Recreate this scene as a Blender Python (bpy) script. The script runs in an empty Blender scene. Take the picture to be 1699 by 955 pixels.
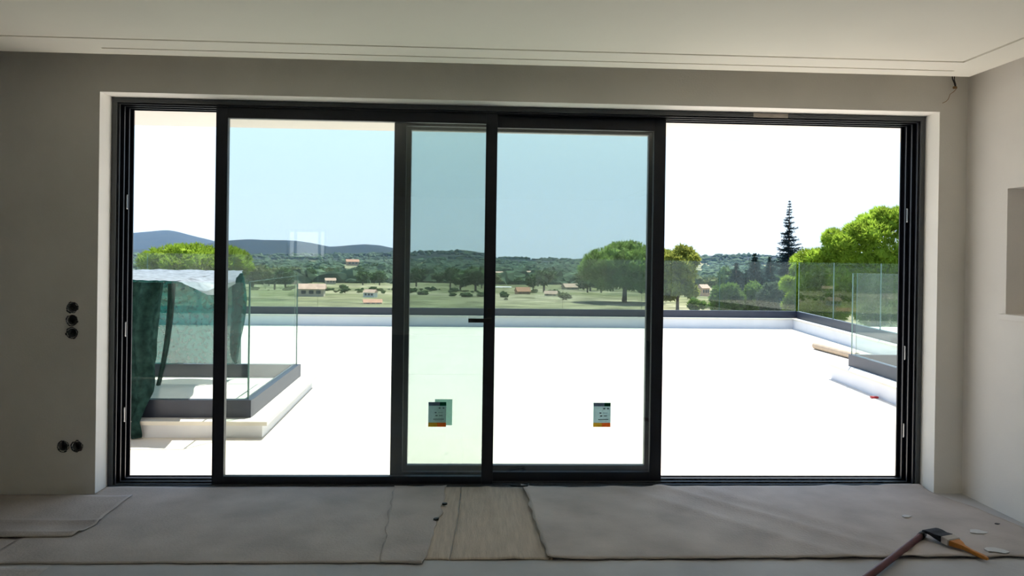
import bpy, bmesh, math
import numpy as np
from mathutils import Vector, Matrix, noise as mnoise

SC = bpy.context.scene
COL = SC.collection
RNG = np.random.default_rng(7)

# ------------------------------------------------------------------ camera
F_PX = 1250.0
CAM = np.array([2.3003, -4.7027, 1.4737])
YAW, PITCH, ROLL, SHIFT = .0477, -.0031, .0143, -45.67


def cam_axes():
    f = np.array([math.sin(YAW) * math.cos(PITCH), math.cos(YAW) * math.cos(PITCH), math.sin(PITCH)])
    r = np.array([math.cos(YAW), -math.sin(YAW), 0])
    u = np.cross(r, f)
    c, s = math.cos(ROLL), math.sin(ROLL)
    return c * r + s * u, -s * r + c * u, f


AX_R, AX_U, AX_F = cam_axes()
cd = bpy.data.cameras.new('camera')
cam = bpy.data.objects.new('camera', cd)
COL.objects.link(cam)
cam.matrix_world = Matrix(((AX_R[0], AX_U[0], -AX_F[0], CAM[0]),
                           (AX_R[1], AX_U[1], -AX_F[1], CAM[1]),
                           (AX_R[2], AX_U[2], -AX_F[2], CAM[2]), (0, 0, 0, 1)))
cd.sensor_fit = 'HORIZONTAL'
cd.sensor_width = 36
cd.lens = F_PX / 1699 * 36
cd.shift_y = SHIFT / 1699
cd.clip_start = .05
cd.clip_end = 100000
SC.camera = cam

# ------------------------------------------------------------------ light
SUN_EL, SUN_AZ = math.radians(63.8), math.radians(31.5)      # azimuth from +Y towards +X
SUN_STRENGTH = 9.8
SKY_STRENGTH = 1.03
w = bpy.data.worlds.new('sky')
SC.world = w
w.use_nodes = True
nt = w.node_tree
bg = nt.nodes['Background']
# clear summer sky: pale at the horizon, deeper blue overhead, the same all round
wtc = nt.nodes.new('ShaderNodeTexCoord')
wsx = nt.nodes.new('ShaderNodeSeparateXYZ')
sky = nt.nodes.new('ShaderNodeValToRGB')
el = sky.color_ramp.elements
el[0].position, el[0].color = 0.0, (.66, .80, .95, 1)
el[1].position, el[1].color = 1.0, (.20, .40, .86, 1)
for pos, colr in ((.06, (.69, .87, 1.04, 1)), (.16, (.70, .93, 1.08, 1)), (.40, (.44, .70, 1.02, 1))):
    q = el.new(pos)
    q.color = colr
nt.links.new(wtc.outputs['Generated'], wsx.inputs[0])
nt.links.new(wsx.outputs['Z'], sky.inputs[0])
nt.links.new(sky.outputs[0], bg.inputs[0])
bg.inputs[1].default_value = SKY_STRENGTH
sl = bpy.data.lights.new('sun', 'SUN')
sl.energy = SUN_STRENGTH
sl.angle = math.radians(.53)
sl.color = (1, .965, .91)
sun = bpy.data.objects.new('sun', sl)
COL.objects.link(sun)
to_sun = Vector((math.sin(SUN_AZ) * math.cos(SUN_EL), math.cos(SUN_AZ) * math.cos(SUN_EL), math.sin(SUN_EL)))
sun.rotation_euler = to_sun.to_track_quat('Z', 'Y').to_euler()
sun.location = (10, 20, 40)

vs = SC.view_settings
vs.view_transform = 'Standard'
vs.look = 'None'
vs.gamma = 1
vs.exposure = 0.46
vs.use_curve_mapping = False
cy = SC.cycles
cy.use_denoising = True
cy.max_bounces = 12
cy.diffuse_bounces = 6
cy.glossy_bounces = 4
cy.transmission_bounces = 8
cy.transparent_max_bounces = 32
cy.sample_clamp_indirect = 6


# ------------------------------------------------------------------ pixel <-> place, used to survey the photograph
def ray(x, y):
    return AX_F + AX_R * (x - 849.5) / F_PX - AX_U * (y - 477.5 - SHIFT) / F_PX


def at(x, y, r):
    d = ray(x, y)
    return CAM + d * (r / math.hypot(d[0], d[1]))


# ------------------------------------------------------------------ materials
def srgb(r, g, b):
    f = lambda c: c / 12.92 if c <= .04045 else ((c + .055) / 1.055) ** 2.4
    return (f(r / 255), f(g / 255), f(b / 255), 1)


MATS = {}


def new_mat(name):
    m = bpy.data.materials.new(name)
    m.use_nodes = True
    MATS[name] = m
    return m, m.node_tree, m.node_tree.nodes['Principled BSDF'], m.node_tree.nodes['Material Output']


def mat(name, col, rough=.6, metal=0., var=.0, scale=8., bump=0., bscale=60., col2=None, spec=.5, stretch=None):
    m, t, p, o = new_mat(name)
    p.inputs['Roughness'].default_value = rough
    p.inputs['Metallic'].default_value = metal
    p.inputs['Specular IOR Level'].default_value = spec
    c = tuple(col[:3]) + (1,)
    p.inputs['Base Color'].default_value = c
    tc = t.nodes.new('ShaderNodeTexCoord')
    src = tc.outputs['Object']
    if stretch:
        mp = t.nodes.new('ShaderNodeMapping')
        mp.inputs['Scale'].default_value = stretch
        t.links.new(src, mp.inputs[0])
        src = mp.outputs[0]
    if var or col2:
        n = t.nodes.new('ShaderNodeTexNoise')
        n.inputs['Scale'].default_value = scale
        n.inputs['Detail'].default_value = 5
        t.links.new(src, n.inputs['Vector'])
        rp = t.nodes.new('ShaderNodeValToRGB')
        rp.color_ramp.elements[0].position = .3
        rp.color_ramp.elements[1].position = .7
        if col2:
            rp.color_ramp.elements[0].color = c
            rp.color_ramp.elements[1].color = tuple(col2[:3]) + (1,)
        else:
            rp.color_ramp.elements[0].color = tuple(v * (1 - var) for v in c[:3]) + (1,)
            rp.color_ramp.elements[1].color = tuple(min(1, v * (1 + var)) for v in c[:3]) + (1,)
        t.links.new(n.outputs[0], rp.inputs[0])
        t.links.new(rp.outputs[0], p.inputs['Base Color'])
    if bump:
        n2 = t.nodes.new('ShaderNodeTexNoise')
        n2.inputs['Scale'].default_value = bscale
        n2.inputs['Detail'].default_value = 4
        t.links.new(src, n2.inputs['Vector'])
        b = t.nodes.new('ShaderNodeBump')
        b.inputs['Strength'].default_value = bump
        b.inputs['Distance'].default_value = .01
        t.links.new(n2.outputs[0], b.inputs['Height'])
        t.links.new(b.outputs[0], p.inputs['Normal'])
    return m


def glass_mat(name, tint, f0=.04, dirt=0., graze=1.):
    """thin clear sheet: tinted see-through plus a mirror share that grows towards grazing angles"""
    m, t, p, o = new_mat(name)
    t.nodes.remove(p)
    tr = t.nodes.new('ShaderNodeBsdfTransparent')
    tr.inputs[0].default_value = tuple(tint) + (1,)
    gl = t.nodes.new('ShaderNodeBsdfGlossy')
    gl.inputs['Roughness'].default_value = .0
    gl.inputs[0].default_value = (1, 1, 1, 1)
    lw = t.nodes.new('ShaderNodeLayerWeight')
    lw.inputs[0].default_value = .5
    pw = t.nodes.new('ShaderNodeMath')
    pw.operation = 'POWER'
    pw.inputs[1].default_value = 5
    ma = t.nodes.new('ShaderNodeMath')
    ma.operation = 'MULTIPLY_ADD'
    ma.inputs[1].default_value = (1 - f0) * graze
    ma.inputs[2].default_value = f0
    mx = t.nodes.new('ShaderNodeMixShader')
    t.links.new(lw.outputs['Facing'], pw.inputs[0])
    t.links.new(pw.outputs[0], ma.inputs[0])
    t.links.new(ma.outputs[0], mx.inputs[0])
    t.links.new(tr.outputs[0], mx.inputs[1])
    t.links.new(gl.outputs[0], mx.inputs[2])
    last = mx
    if dirt:
        df = t.nodes.new('ShaderNodeBsdfTranslucent')
        df.inputs[0].default_value = (.85, .88, .85, 1)
        tc = t.nodes.new('ShaderNodeTexCoord')
        mp = t.nodes.new('ShaderNodeMapping')
        mp.inputs['Scale'].default_value = (3, 3, 1.2)
        n = t.nodes.new('ShaderNodeTexNoise')
        n.inputs['Scale'].default_value = 1.5
        n.inputs['Detail'].default_value = 6
        rp = t.nodes.new('ShaderNodeMapRange')
        rp.inputs[1].default_value = .35
        rp.inputs[2].default_value = .75
        rp.inputs[3].default_value = dirt * .3
        rp.inputs[4].default_value = dirt
        t.links.new(tc.outputs['Object'], mp.inputs[0])
        t.links.new(mp.outputs[0], n.inputs['Vector'])
        t.links.new(n.outputs[0], rp.inputs[0])
        m2 = t.nodes.new('ShaderNodeMixShader')
        t.links.new(rp.outputs[0], m2.inputs[0])
        t.links.new(mx.outputs[0], m2.inputs[1])
        t.links.new(df.outputs[0], m2.inputs[2])
        last = m2
    t.links.new(last.outputs[0], o.inputs[0])
    return m


def sheer_mat(name, col, transl=.5, see=.0, scale=40., var=.25, gloss=0.):
    """cloth, leaves and paper that let light through"""
    m, t, p, o = new_mat(name)
    t.nodes.remove(p)
    d = t.nodes.new('ShaderNodeBsdfDiffuse')
    tl = t.nodes.new('ShaderNodeBsdfTranslucent')
    tc = t.nodes.new('ShaderNodeTexCoord')
    n = t.nodes.new('ShaderNodeTexNoise')
    n.inputs['Scale'].default_value = scale
    n.inputs['Detail'].default_value = 3
    rp = t.nodes.new('ShaderNodeValToRGB')
    rp.color_ramp.elements[0].position = .3
    rp.color_ramp.elements[1].position = .7
    rp.color_ramp.elements[0].color = tuple(v * (1 - var) for v in col[:3]) + (1,)
    rp.color_ramp.elements[1].color = tuple(min(1, v * (1 + var)) for v in col[:3]) + (1,)
    t.links.new(tc.outputs['Object'], n.inputs['Vector'])
    t.links.new(n.outputs[0], rp.inputs[0])
    t.links.new(rp.outputs[0], d.inputs[0])
    t.links.new(rp.outputs[0], tl.inputs[0])
    mx = t.nodes.new('ShaderNodeMixShader')
    mx.inputs[0].default_value = transl
    t.links.new(d.outputs[0], mx.inputs[1])
    t.links.new(tl.outputs[0], mx.inputs[2])
    last = mx
    if gloss:
        g = t.nodes.new('ShaderNodeBsdfGlossy')
        g.inputs['Roughness'].default_value = .35
        m3 = t.nodes.new('ShaderNodeMixShader')
        m3.inputs[0].default_value = gloss
        t.links.new(last.outputs[0], m3.inputs[1])
        t.links.new(g.outputs[0], m3.inputs[2])
        last = m3
    if see:
        tr = t.nodes.new('ShaderNodeBsdfTransparent')
        m2 = t.nodes.new('ShaderNodeMixShader')
        m2.inputs[0].default_value = see
        t.links.new(last.outputs[0], m2.inputs[1])
        t.links.new(tr.outputs[0], m2.inputs[2])
        last = m2
    t.links.new(last.outputs[0], o.inputs[0])
    return m


M_WALL = mat('wall_plaster', (.83, .80, .745), .9, var=.06, scale=1.6, bump=.12, bscale=90)
M_WALLR = mat('wall_plaster_side', (.87, .83, .79), .9, var=.04, scale=1.6, bump=.1, bscale=90)
M_REVEAL = mat('reveal_white', (.88, .86, .82), .8, var=.03, scale=3)
M_CEIL = mat('ceiling_white', (.92, .885, .80), .9, var=.03, scale=.8)
M_FLOOR = mat('floor_screed', (.46, .46, .47), .75, var=.10, scale=2.5, bump=.1, bscale=40)
M_ALU = mat('anthracite_aluminium', (.009, .012, .022), .45, var=.1, scale=5)
M_ALU2 = mat('grey_cover_profile', (.075, .082, .088), .5)
M_RUB = mat('black_plastic', (.008, .008, .009), .45)
M_STEEL = mat('steel', (.6, .6, .6), .3, 1.)
PANE_T = (.880, .915, .902)
M_PANE = glass_mat('door_glass', PANE_T, .072, dirt=.006)
M_BGLASS = glass_mat('balustrade_glass', (.925, .97, .95), .03, dirt=.010, graze=.25)
M_GEDGE = sheer_mat('glass_cut_edge', (.06, .13, .115), .3, 0, var=.05, gloss=.12)
M_CHAN = mat('balustrade_channel', (.020, .026, .046), .45, var=.08, scale=6)
M_TERR = mat('terrace_tile', (.65, .59, .50), .55, var=.03, scale=1.2)
M_UPST = mat('upstand_white', (.63, .63, .66), .7, var=.03, scale=3)
M_COPE = mat('limestone_coping', (.62, .575, .50), .6, var=.05, scale=6)
M_SOFF = mat('soffit_render', (.76, .70, .66), .9, var=.02, scale=3)
M_KRAFT = mat('floor_felt', (.47, .425, .40), .95, var=.16, scale=3.2, bump=.35, bscale=70)
M_KRAFT2 = mat('ribbed_paper', (.54, .46, .385), .95, var=.14, scale=6, bump=.5, bscale=30, stretch=(9, .8, 1))
M_DARK = mat('dark_cup', (.12, .122, .125), .7)
M_RING = mat('box_rim', (.06, .065, .07), .6, bump=.3, bscale=200)
M_TAPE = mat('masking_tape', (.46, .41, .36), .8, var=.1, scale=20)
M_POLE = mat('burgundy_pole', (.115, .022, .026), .5, var=.2, scale=12)
M_BRIS = mat('black_bristle', (.012, .012, .018), .7, bump=.5, bscale=300, stretch=(1, .1, 1))
M_WOODH = mat('orange_varnish', (.52, .20, .03), .35, var=.15, scale=20)
M_FLAKE = mat('plaster_flake', (.60, .60, .60), .9)
M_COPPER = mat('copper_wire', (.35, .2, .08), .5)
M_CARD = mat('cardboard', (.40, .31, .22), .85, var=.12, scale=9)
M_RED = mat('red_plastic', (.35, .02, .03), .5)
M_NET = sheer_mat('green_net', (.010, .075, .068), .62, .12, scale=25, var=.35)
M_NETF = sheer_mat('green_net_dense', (.022, .05, .044), .35, .02, scale=18, var=.45)
M_NETSHEEN = sheer_mat('net_sun_sheen', (.165, .195, .21), .25, .0, scale=18, var=.28, gloss=.06)  # same net as the drapes; its sunlit sheen is put into this pale colour


# ------------------------------------------------------------------ mesh helpers
ORG = {}


def tag(o, label, cat, group=None, kind=None):
    o['label'] = label
    o['category'] = cat
    if group:
        o['group'] = group
    if kind:
        o['kind'] = kind
    return o


def empty(name, loc):
    o = bpy.data.objects.new(name, None)
    o.empty_display_size = .1
    o.location = loc
    COL.objects.link(o)
    ORG[o.name] = np.array(loc, float)
    return o


def obj(name, verts, faces, mats, parent=None, midx=None, smooth=False):
    v = np.asarray(verts, float)
    if parent is not None:
        v = v - ORG[parent.name]
    me = bpy.data.meshes.new(name)
    me.from_pydata(v.tolist(), [], faces if isinstance(faces, list) else faces.tolist())
    if not isinstance(mats, (list, tuple)):
        mats = [mats]
    for m in mats:
        me.materials.append(m)
    if midx is not None:
        me.polygons.foreach_set('material_index', np.asarray(midx, np.int32))
    if smooth:
        me.polygons.foreach_set('use_smooth', np.ones(len(me.polygons), bool))
    me.update()
    o = bpy.data.objects.new(name, me)
    COL.objects.link(o)
    if parent is not None:
        o.parent = parent
        ORG[o.name] = ORG[parent.name]
    return o


BOXF = [(0, 3, 2, 1), (4, 5, 6, 7), (0, 1, 5, 4), (1, 2, 6, 5), (2, 3, 7, 6), (3, 0, 4, 7)]


def box_v(lo, hi):
    (a, b, c), (d, e, f) = lo, hi
    return [(a, b, c), (d, b, c), (d, e, c), (a, e, c), (a, b, f), (d, b, f), (d, e, f), (a, e, f)]


class MB:
    """collects the faces of ONE part"""
    def __init__(self):
        self.v, self.f, self.m = [], [], []

    def add(self, v, f, m=0):
        n = len(self.v)
        self.v += [tuple(p) for p in v]
        self.f += [tuple(i + n for i in q) for q in f]
        self.m += [m] * len(f)
        return self

    def box(self, lo, hi, m=0):
        return self.add(box_v(lo, hi), BOXF, m)

    def prism(self, poly, z0, z1, m=0):
        """poly: xy points anticlockwise"""
        n = len(poly)
        v = [(x, y, z0) for x, y in poly] + [(x, y, z1) for x, y in poly]
        f = [tuple(range(n - 1, -1, -1)), tuple(range(n, 2 * n))]
        f += [(i, (i + 1) % n, n + (i + 1) % n, n + i) for i in range(n)]
        return self.add(v, f, m)

    def tube(self, pts, rad, seg=8, m=0, caps=True):
        pts = [Vector(p) for p in pts]
        rad = rad if isinstance(rad, (list, tuple)) else [rad] * len(pts)
        v, f = [], []
        for i, p in enumerate(pts):
            d = (pts[min(i + 1, len(pts) - 1)] - pts[max(i - 1, 0)]).normalized()
            up = Vector((0, 0, 1)) if abs(d.z) < .95 else Vector((1, 0, 0))
            a = d.cross(up).normalized()
            b = d.cross(a).normalized()
            for k in range(seg):
                t = 2 * math.pi * k / seg
                v.append(p + (a * math.cos(t) + b * math.sin(t)) * rad[i])
        for i in range(len(pts) - 1):
            for k in range(seg):
                k2 = (k + 1) % seg
                f.append((i * seg + k, (i + 1) * seg + k, (i + 1) * seg + k2, i * seg + k2))
        if caps:
            f.append(tuple(range(seg)))
            f.append(tuple((len(pts) - 1) * seg + k for k in range(seg - 1, -1, -1)))
        return self.add(v, f, m)

    def build(self, name, mats, parent=None, smooth=False, bevel=0):
        o = obj(name, self.v, self.f, mats, parent, self.m, smooth)
        if bevel:
            bm = bmesh.new()
            bm.from_mesh(o.data)
            bmesh.ops.bevel(bm, geom=bm.edges[:], offset=bevel, segments=2, affect='EDGES', profile=.6)
            bm.to_mesh(o.data)
            bm.free()
        return o


def box(name, lo, hi, m, parent=None, bevel=0):
    return MB().box(lo, hi).build(name, m, parent, bevel=bevel)


def pane(name, p0, p1, thick, z0, z1, parent, mats):
    """upright glass sheet between two floor points; wide faces clear, cut edges green"""
    p0, p1 = np.array(p0, float), np.array(p1, float)
    d = (p1 - p0) / np.linalg.norm(p1 - p0)
    n = np.array([d[1], -d[0]]) * thick / 2
    a, b, c, e = p0 + n, p1 + n, p1 - n, p0 - n
    v = [(*q, z0) for q in (a, b, c, e)] + [(*q, z1) for q in (a, b, c, e)]
    return obj(name, v, [tuple(f) for f in BOXF], mats, parent, [1, 1, 0, 1, 0, 1])


# ------------------------------------------------------------------ the room
ZC = 2.68                       # ceiling
WX, WH, WT = 5.26, 2.45, .38    # opening width, height, wall thickness
XR, XL, YB = 5.445, -3.6, -9.2  # right wall, left wall, back wall

fl = MB().box((XL - .2, YB - .2, -.25), (XR + .5, .155, 0))
tag(fl.build('floor', M_FLOOR), 'bare grey screed floor in front of the floor coverings', 'floor', kind='structure')

prof = [(XL - .2, -.25), (0, -.25), (0, WH), (WX, WH), (WX, -.25), (XR + 2.5, -.25), (XR + 2.5, ZC + .25), (XL - .2, ZC + .25)]
wm = MB()
n = len(prof)
v = [(x, 0, z) for x, z in prof] + [(x, WT, z) for x, z in prof]
wm.add(v, [tuple(range(n)), tuple(range(2 * n - 1, n - 1, -1))] + [((i + 1) % n, i, n + i, n + (i + 1) % n) for i in range(n)])
wall = wm.build('wall_front', [M_WALL, M_REVEAL])
for p in wall.data.polygons:     # the lining of the opening gets a whiter material
    c = p.center
    if -.01 < c.x < WX + .01 and -.26 < c.z < WH + .01 and abs(p.normal.y) < .1 and .05 < c.y < .35:
        p.material_index = 1
tag(wall, 'plastered grey wall around the wide sliding door opening', 'wall', kind='structure')

BOXES = [(-.147, 1.135), (-.147, 1.058), (-.147, .981), (-.191, .291), (-.109, .291)]
cut = MB()
for bx, bz in BOXES:
    seg = 20
    ring = [(bx + .0275 * math.cos(2 * math.pi * k / seg), bz + .0275 * math.sin(2 * math.pi * k / seg)) for k in range(seg)]
    v = [(x, -.02, z) for x, z in ring] + [(x, .055, z) for x, z in ring]
    cut.add(v, [tuple(range(seg)), tuple(range(2 * seg - 1, seg - 1, -1))] + [((k + 1) % seg, k, seg + k, seg + (k + 1) % seg) for k in range(seg)])
co = cut.build('cutter', M_DARK)
md = wall.modifiers.new('holes', 'BOOLEAN')
md.object = co
md.operation = 'DIFFERENCE'
md.solver = 'EXACT'
bpy.context.view_layer.update()
me2 = bpy.data.meshes.new_from_object(wall.evaluated_get(bpy.context.evaluated_depsgraph_get()))
wall.modifiers.clear()
wall.data = me2
bpy.data.objects.remove(co)

# side wall with the recess
ny0, ny1, nz0, nz1 = -1.35, -.376, 1.18, 1.928
rw = MB()
rw.box((XR, YB - .2, -.25), (XR + .4, ny0, ZC + .25)).box((XR, ny1, -.25), (XR + .4, 0, ZC + .25))
rw.box((XR, ny0, -.25), (XR + .4, ny1, nz0)).box((XR, ny0, nz1), (XR + .4, ny1, ZC + .25)).box((XR + .3, ny0, nz0), (XR + .4, ny1, nz1))
tag(rw.build('wall_right', M_WALLR), 'pale plastered side wall with a rectangular recess', 'wall', kind='structure')
o = box('trim_1', (XR - .025, ny0 - .03, nz0 - .03), (XR + .3, ny1 + .035, nz0 + .004), M_WALLR, bevel=.004)
tag(o, 'thin pale sill of the recess in the side wall', 'sill', kind='structure')
tag(box('wall_left', (XL - .2, YB, -.25), (XL, 0, ZC + .25), M_WALL), 'plastered wall at the far side of the room, beside the camera', 'wall', kind='structure')

# ceiling: main field, border strips, shadow gaps between them
G = .022
ZD, YE, XE = 2.608, -.281, 5.263     # hung ceiling: height, front edge, side edge; a curtain pocket runs between it and the walls
cl = MB()
cl.box((XL - .2, YB - .2, ZD), (5.003, -.610, ZD + .05))
cl.box((5.003 + G, YB - .2, ZD), (XE, -.610 + G, ZD + .05))
cl.box((XL - .2, -.610 + G, ZD), (XE, -.417, ZD + .05))
cl.box((XL - .2, -.417, ZD), (.205, -.398, ZD + .05)).box((5.085, -.417, ZD), (XE, -.398, ZD + .05))
cl.box((XL - .2, -.398, ZD), (XE, YE, ZD + .05))
cl.box((XL - .2, YB - .2, ZD + .05), (XE, YE, ZD + .09))
tag(cl.build('ceiling', M_CEIL), 'flat off-white hung ceiling with thin shadow gaps along its border', 'ceiling', kind='structure')
tag(box('ceiling_slab', (XL - .2, YB - .2, ZC + .19), (XR + .4, .05, ZC + .25), M_CEIL), 'structural slab above the hung ceiling', 'ceiling', kind='structure')

# back wall behind the camera, with the small window that mirrors in the door glass
bw = MB()
bx0, bx1, bz0, bz1 = -1.26, -.52, 1.40, 1.96
bw.box((XL - .2, YB - .2, -.25), (bx0, YB, ZC + .25)).box((bx1, YB - .2, -.25), (XR + .4, YB, ZC + .25))
bw.box((bx0, YB - .2, -.25), (bx1, YB, bz0)).box((bx0, YB - .2, bz1), (bx1, YB, ZC + .25))
tag(bw.build('wall_back', M_REVEAL), 'plastered wall behind the camera with one small window', 'wall', kind='structure')
wn = empty('window_1', ((bx0 + bx1) / 2, YB - .1, bz0))
tag(wn, 'small three-light window seen as a bright reflection in the door glass', 'window', kind='structure')
fr = MB()
yb0, yb1 = YB - .13, YB - .07
fr.box((bx0, yb0, bz0), (bx1, yb1, bz0 + .05)).box((bx0, yb0, bz1 - .05), (bx1, yb1, bz1))
for xx in (bx0, bx0 + .13, bx1 - .16, bx1 - .05):
    fr.box((xx, yb0, bz0 + .05), (xx + .045, yb1, bz1 - .05))
fr.build('window_frame', M_ALU, wn)
box('pane', (bx0 + .045, YB - .105, bz0 + .05), (bx1 - .05, YB - .099, bz1 - .05), M_PANE, wn)
gw = box('added_bright_wall', (-9, YB - 5, -.4), (10, YB - 4.8, 4.2), M_UPST)  # unseen, added to catch sun and brighten the window mirrored in the door glass
tag(gw, 'added unseen white wall that brightens the reflection of the small back window', 'wall', kind='structure')
tag(box('yard', (-9, YB - 4.8, -.5), (10, YB - .2, -.3), M_TERR), 'pale paved yard behind the house', 'yard', kind='structure')

# ------------------------------------------------------------------ sliding door: frame and three panels
df = empty('door_frame', (WX / 2, .26, 0))
tag(df, 'dark anthracite three-track frame lining the wide opening', 'door frame', kind='structure')
RAILS = [(.165, .172), (.228, .239), (.295, .306), (.362, .372)]
mb = MB().box((0, .165, 2.427), (WX, .372, WH))
mb.build('head', M_ALU, df)
box('jamb', (0, .165, 0), (.02, .372, 2.427), M_ALU, df)
box('jamb', (WX - .02, .165, 0), (WX, .372, 2.427), M_ALU, df)
box('track', (0, .157, -.2), (WX, .372, 0.0), M_ALU, df)
for y0, y1 in RAILS:
    box('track_rail', (.02, y0, 0), (WX - .02, y1, .010), M_ALU2, df)
    box('track_rail', (.02, y0, 2.408), (WX - .02, y1, 2.427), M_ALU, df)
    for a, b in ((.02, .044), (WX - .044, WX - .02)):
        box('guide_rail', (a, y0, .010), (b, y1, 2.408), M_ALU, df)
cv = 'cover_strip'
box(cv, (.002, .150, 0), (.030, .165, WH - .002), M_ALU2, df)
box(cv, (WX - .030, .150, 0), (WX - .002, .165, WH - .002), M_ALU2, df)
box(cv, (.030, .150, WH - .030), (WX - .030, .165, WH - .002), M_ALU2, df)
for sx, zs in ((.046, (1.80, .98, .43)), (WX - .052, (1.80, .87, .345))):
    for z in zs:
        k = MB().tube([(sx + .003, .268, z - .045), (sx + .003, .262, z - .04), (sx + .003, .262, z + .04), (sx + .003, .268, z + .045)], .0045, 6)
        k.build('latch_keeper', M_STEEL, df)
box('floor_strip', (0, .14, -.004), (WX, .157, .004), M_ALU2, df)


def panel(name, x0, x1, yc, stile, bot, top, label, handle=False):
    e = empty(name, ((x0 + x1) / 2, yc, .004))
    tag(e, label, 'sliding door', kind='structure')
    y0, y1, z1 = yc - .022, yc + .022, 2.424
    box('stile', (x0, y0, .004), (x0 + stile, y1, z1), M_ALU, e, bevel=.002)
    st = box('stile', (x1 - stile, y0, .004), (x1, y1, z1), M_ALU, e, bevel=.002)
    box('rail', (x0 + stile, y0, .004), (x1 - stile, y1, bot), M_ALU, e, bevel=.002)
    box('rail', (x0 + stile, y0, top), (x1 - stile, y1, z1), M_ALU, e, bevel=.002)
    box('pane', (x0 + stile - .004, yc - .012, bot - .004), (x1 - stile + .004, yc + .012, top + .004), M_PANE, e)
    if handle:
        hx = x1 - stile / 2
        hr_ = MB().box((hx - .014, y0 - .008, 1.052), (hx + .014, y0, 1.088)).build('handle', M_RUB, e, bevel=.003)
        lv = MB().tube([(hx, y0 - .006, 1.070), (hx, y0 - .045, 1.070)], .009, 10)
        lv.box((hx - .135, y0 - .055, 1.058), (hx + .012, y0 - .041, 1.084))
        lv.build('lever', M_RUB, hr_, bevel=0)
        MB().tube([(hx, y0 + .002, 1.135), (hx, y0 - .006, 1.135)], .013, 14).build('key_cylinder', M_RUB, e)
    return e


panel('door_1', .636, 2.428, .200, .074, .056, 2.340, 'front sliding glass panel with the lever handle', True)
panel('door_2', 1.757, 3.548, .267, .078, .066, 2.328, 'middle-track sliding glass panel with a label low on its glass')
panel('door_3', 1.762, 3.549, .334, .100, .092, 2.312, 'rearmost sliding glass panel stacked behind the middle one')

# the printed labels on the glass
M_PAPER = sheer_mat('label_paper', (.62, .72, .73), .8, 0, scale=60, var=.06)
M_PAPG = sheer_mat('label_back', (.60, .78, .70), .85, 0, scale=60, var=.06)
M_PSLATE = sheer_mat('label_slate', (.26, .31, .38), .7, 0, scale=60, var=.1)
M_PGREEN = sheer_mat('label_green', (.02, .17, .11), .7, 0, scale=60, var=.1)
M_PYEL = sheer_mat('label_yellow', (.72, .52, .12), .75, 0, scale=60, var=.1)
M_PORA = sheer_mat('label_orange', (.80, .30, .10), .75, 0, scale=60, var=.1)
M_PINK = sheer_mat('label_ink', (.22, .27, .30), .6, 0, scale=60, var=.1)


def glass_label(x0, x1, z0, z1, y, text):
    e = empty('glass_label', ((x0 + x1) / 2, y, z0))
    tag(e, text, 'label', 'labels on the door glass')
    W, H = x1 - x0, z1 - z0
    T = .0006

    def q(name, a, b, c, d, m, k=1, par=None):
        return box(name, (x0 + a * W, y - T * (k + 1), z0 + c * H), (x0 + b * W, y - T * k, z0 + d * H), m, par or e)
    pp = q('paper', 0, 1, .17, .85, M_PAPER, 0)
    q('header', 0, .64, .85, 1, M_PSLATE, 0)
    q('header', .64, 1, .85, 1, M_PGREEN, 0)
    q('footer', 0, .5, 0, .17, M_PYEL, 0)
    q('footer', .5, 1, 0, .17, M_PORA, 0)
    for a, b, c, d in ((.58, .68, .73, .79), (.80, .90, .73, .79), (.36, .46, .55, .60), (.55, .82, .57, .585), (.40, .52, .43, .48), (.60, .80, .44, .47), (.28, .88, .29, .325), (.36, .80, .24, .25)):
        q('print', a, b, c, d, M_PINK, 1, pp)
    return e


glass_label(2.006, 2.121, .376, .536, .1876, 'printed card label on the front panel glass, overlapping a pale green one')
glass_label(3.091, 3.206, .364, .524, .2546, 'lone printed card label on the glass of the middle panel')
o = box('glass_label', (2.044, .253, .372), (2.158, .2546, .542), M_PAPG)
tag(o, 'blank pale green label behind the printed label', 'label', 'labels on the door glass')
o = box('masking_tape', (4.10, .1485, WH - .033), (4.33, .150, WH - .004), M_TAPE)
tag(o, 'strip of beige tape stuck on the frame above the open side', 'tape')

# ------------------------------------------------------------------ wall boxes, loose wire
names = ['top round wiring box of the column of three beside the opening', 'middle round wiring box of the column of three', 'lowest round wiring box of the column of three',
         'low wiring box near the floor, farther from the opening', 'low wiring box near the floor, closer to the opening']
for (bx, bz), nm in zip(BOXES, names):
    e = empty('wiring_box', (bx, .05, bz))
    tag(e, nm, 'wiring box', 'open wiring boxes in the wall')
    seg = 20
    cs = [(math.cos(2 * math.pi * k / seg), math.sin(2 * math.pi * k / seg)) for k in range(seg)]
    v, f = [], []
    for r_, y_ in ((.027, -.001), (.027, .030), (.024, .030), (.024, .0), (.027, -.001)):
        v += [(bx + r_ * c, y_, bz + r_ * s) for c, s in cs]
    for j in range(4):
        for k in range(seg):
            k2 = (k + 1) % seg
            f.append((j * seg + k, j * seg + k2, (j + 1) * seg + k2, (j + 1) * seg + k))
    f.append(tuple(seg + k for k in range(seg)))
    obj('cup', v, f, M_DARK, e)
    rm = MB()
    for k in range(14):        # ragged rim of hacked plaster
        t = 2 * math.pi * k / 14
        rr = .029 + .007 * RNG.random()
        rm.tube([(bx + rr * math.cos(t), -.0015, bz + rr * math.sin(t)), (bx + rr * math.cos(t + .4), -.0015, bz + rr * math.sin(t + .4))], .0022 + .0035 * RNG.random(), 5)
    rm.build('rim', M_RING, e)
    wr = MB()
    for k in range(3):
        a = RNG.random() * 6
        wr.tube([(bx, .029, bz), (bx + .01 * math.cos(a), .015, bz + .01 * math.sin(a)), (bx + .016 * math.cos(a + 1), .008, bz + .016 * math.sin(a + 1))], .002, 6)
    wr.build('wire', M_RUB, e)

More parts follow.
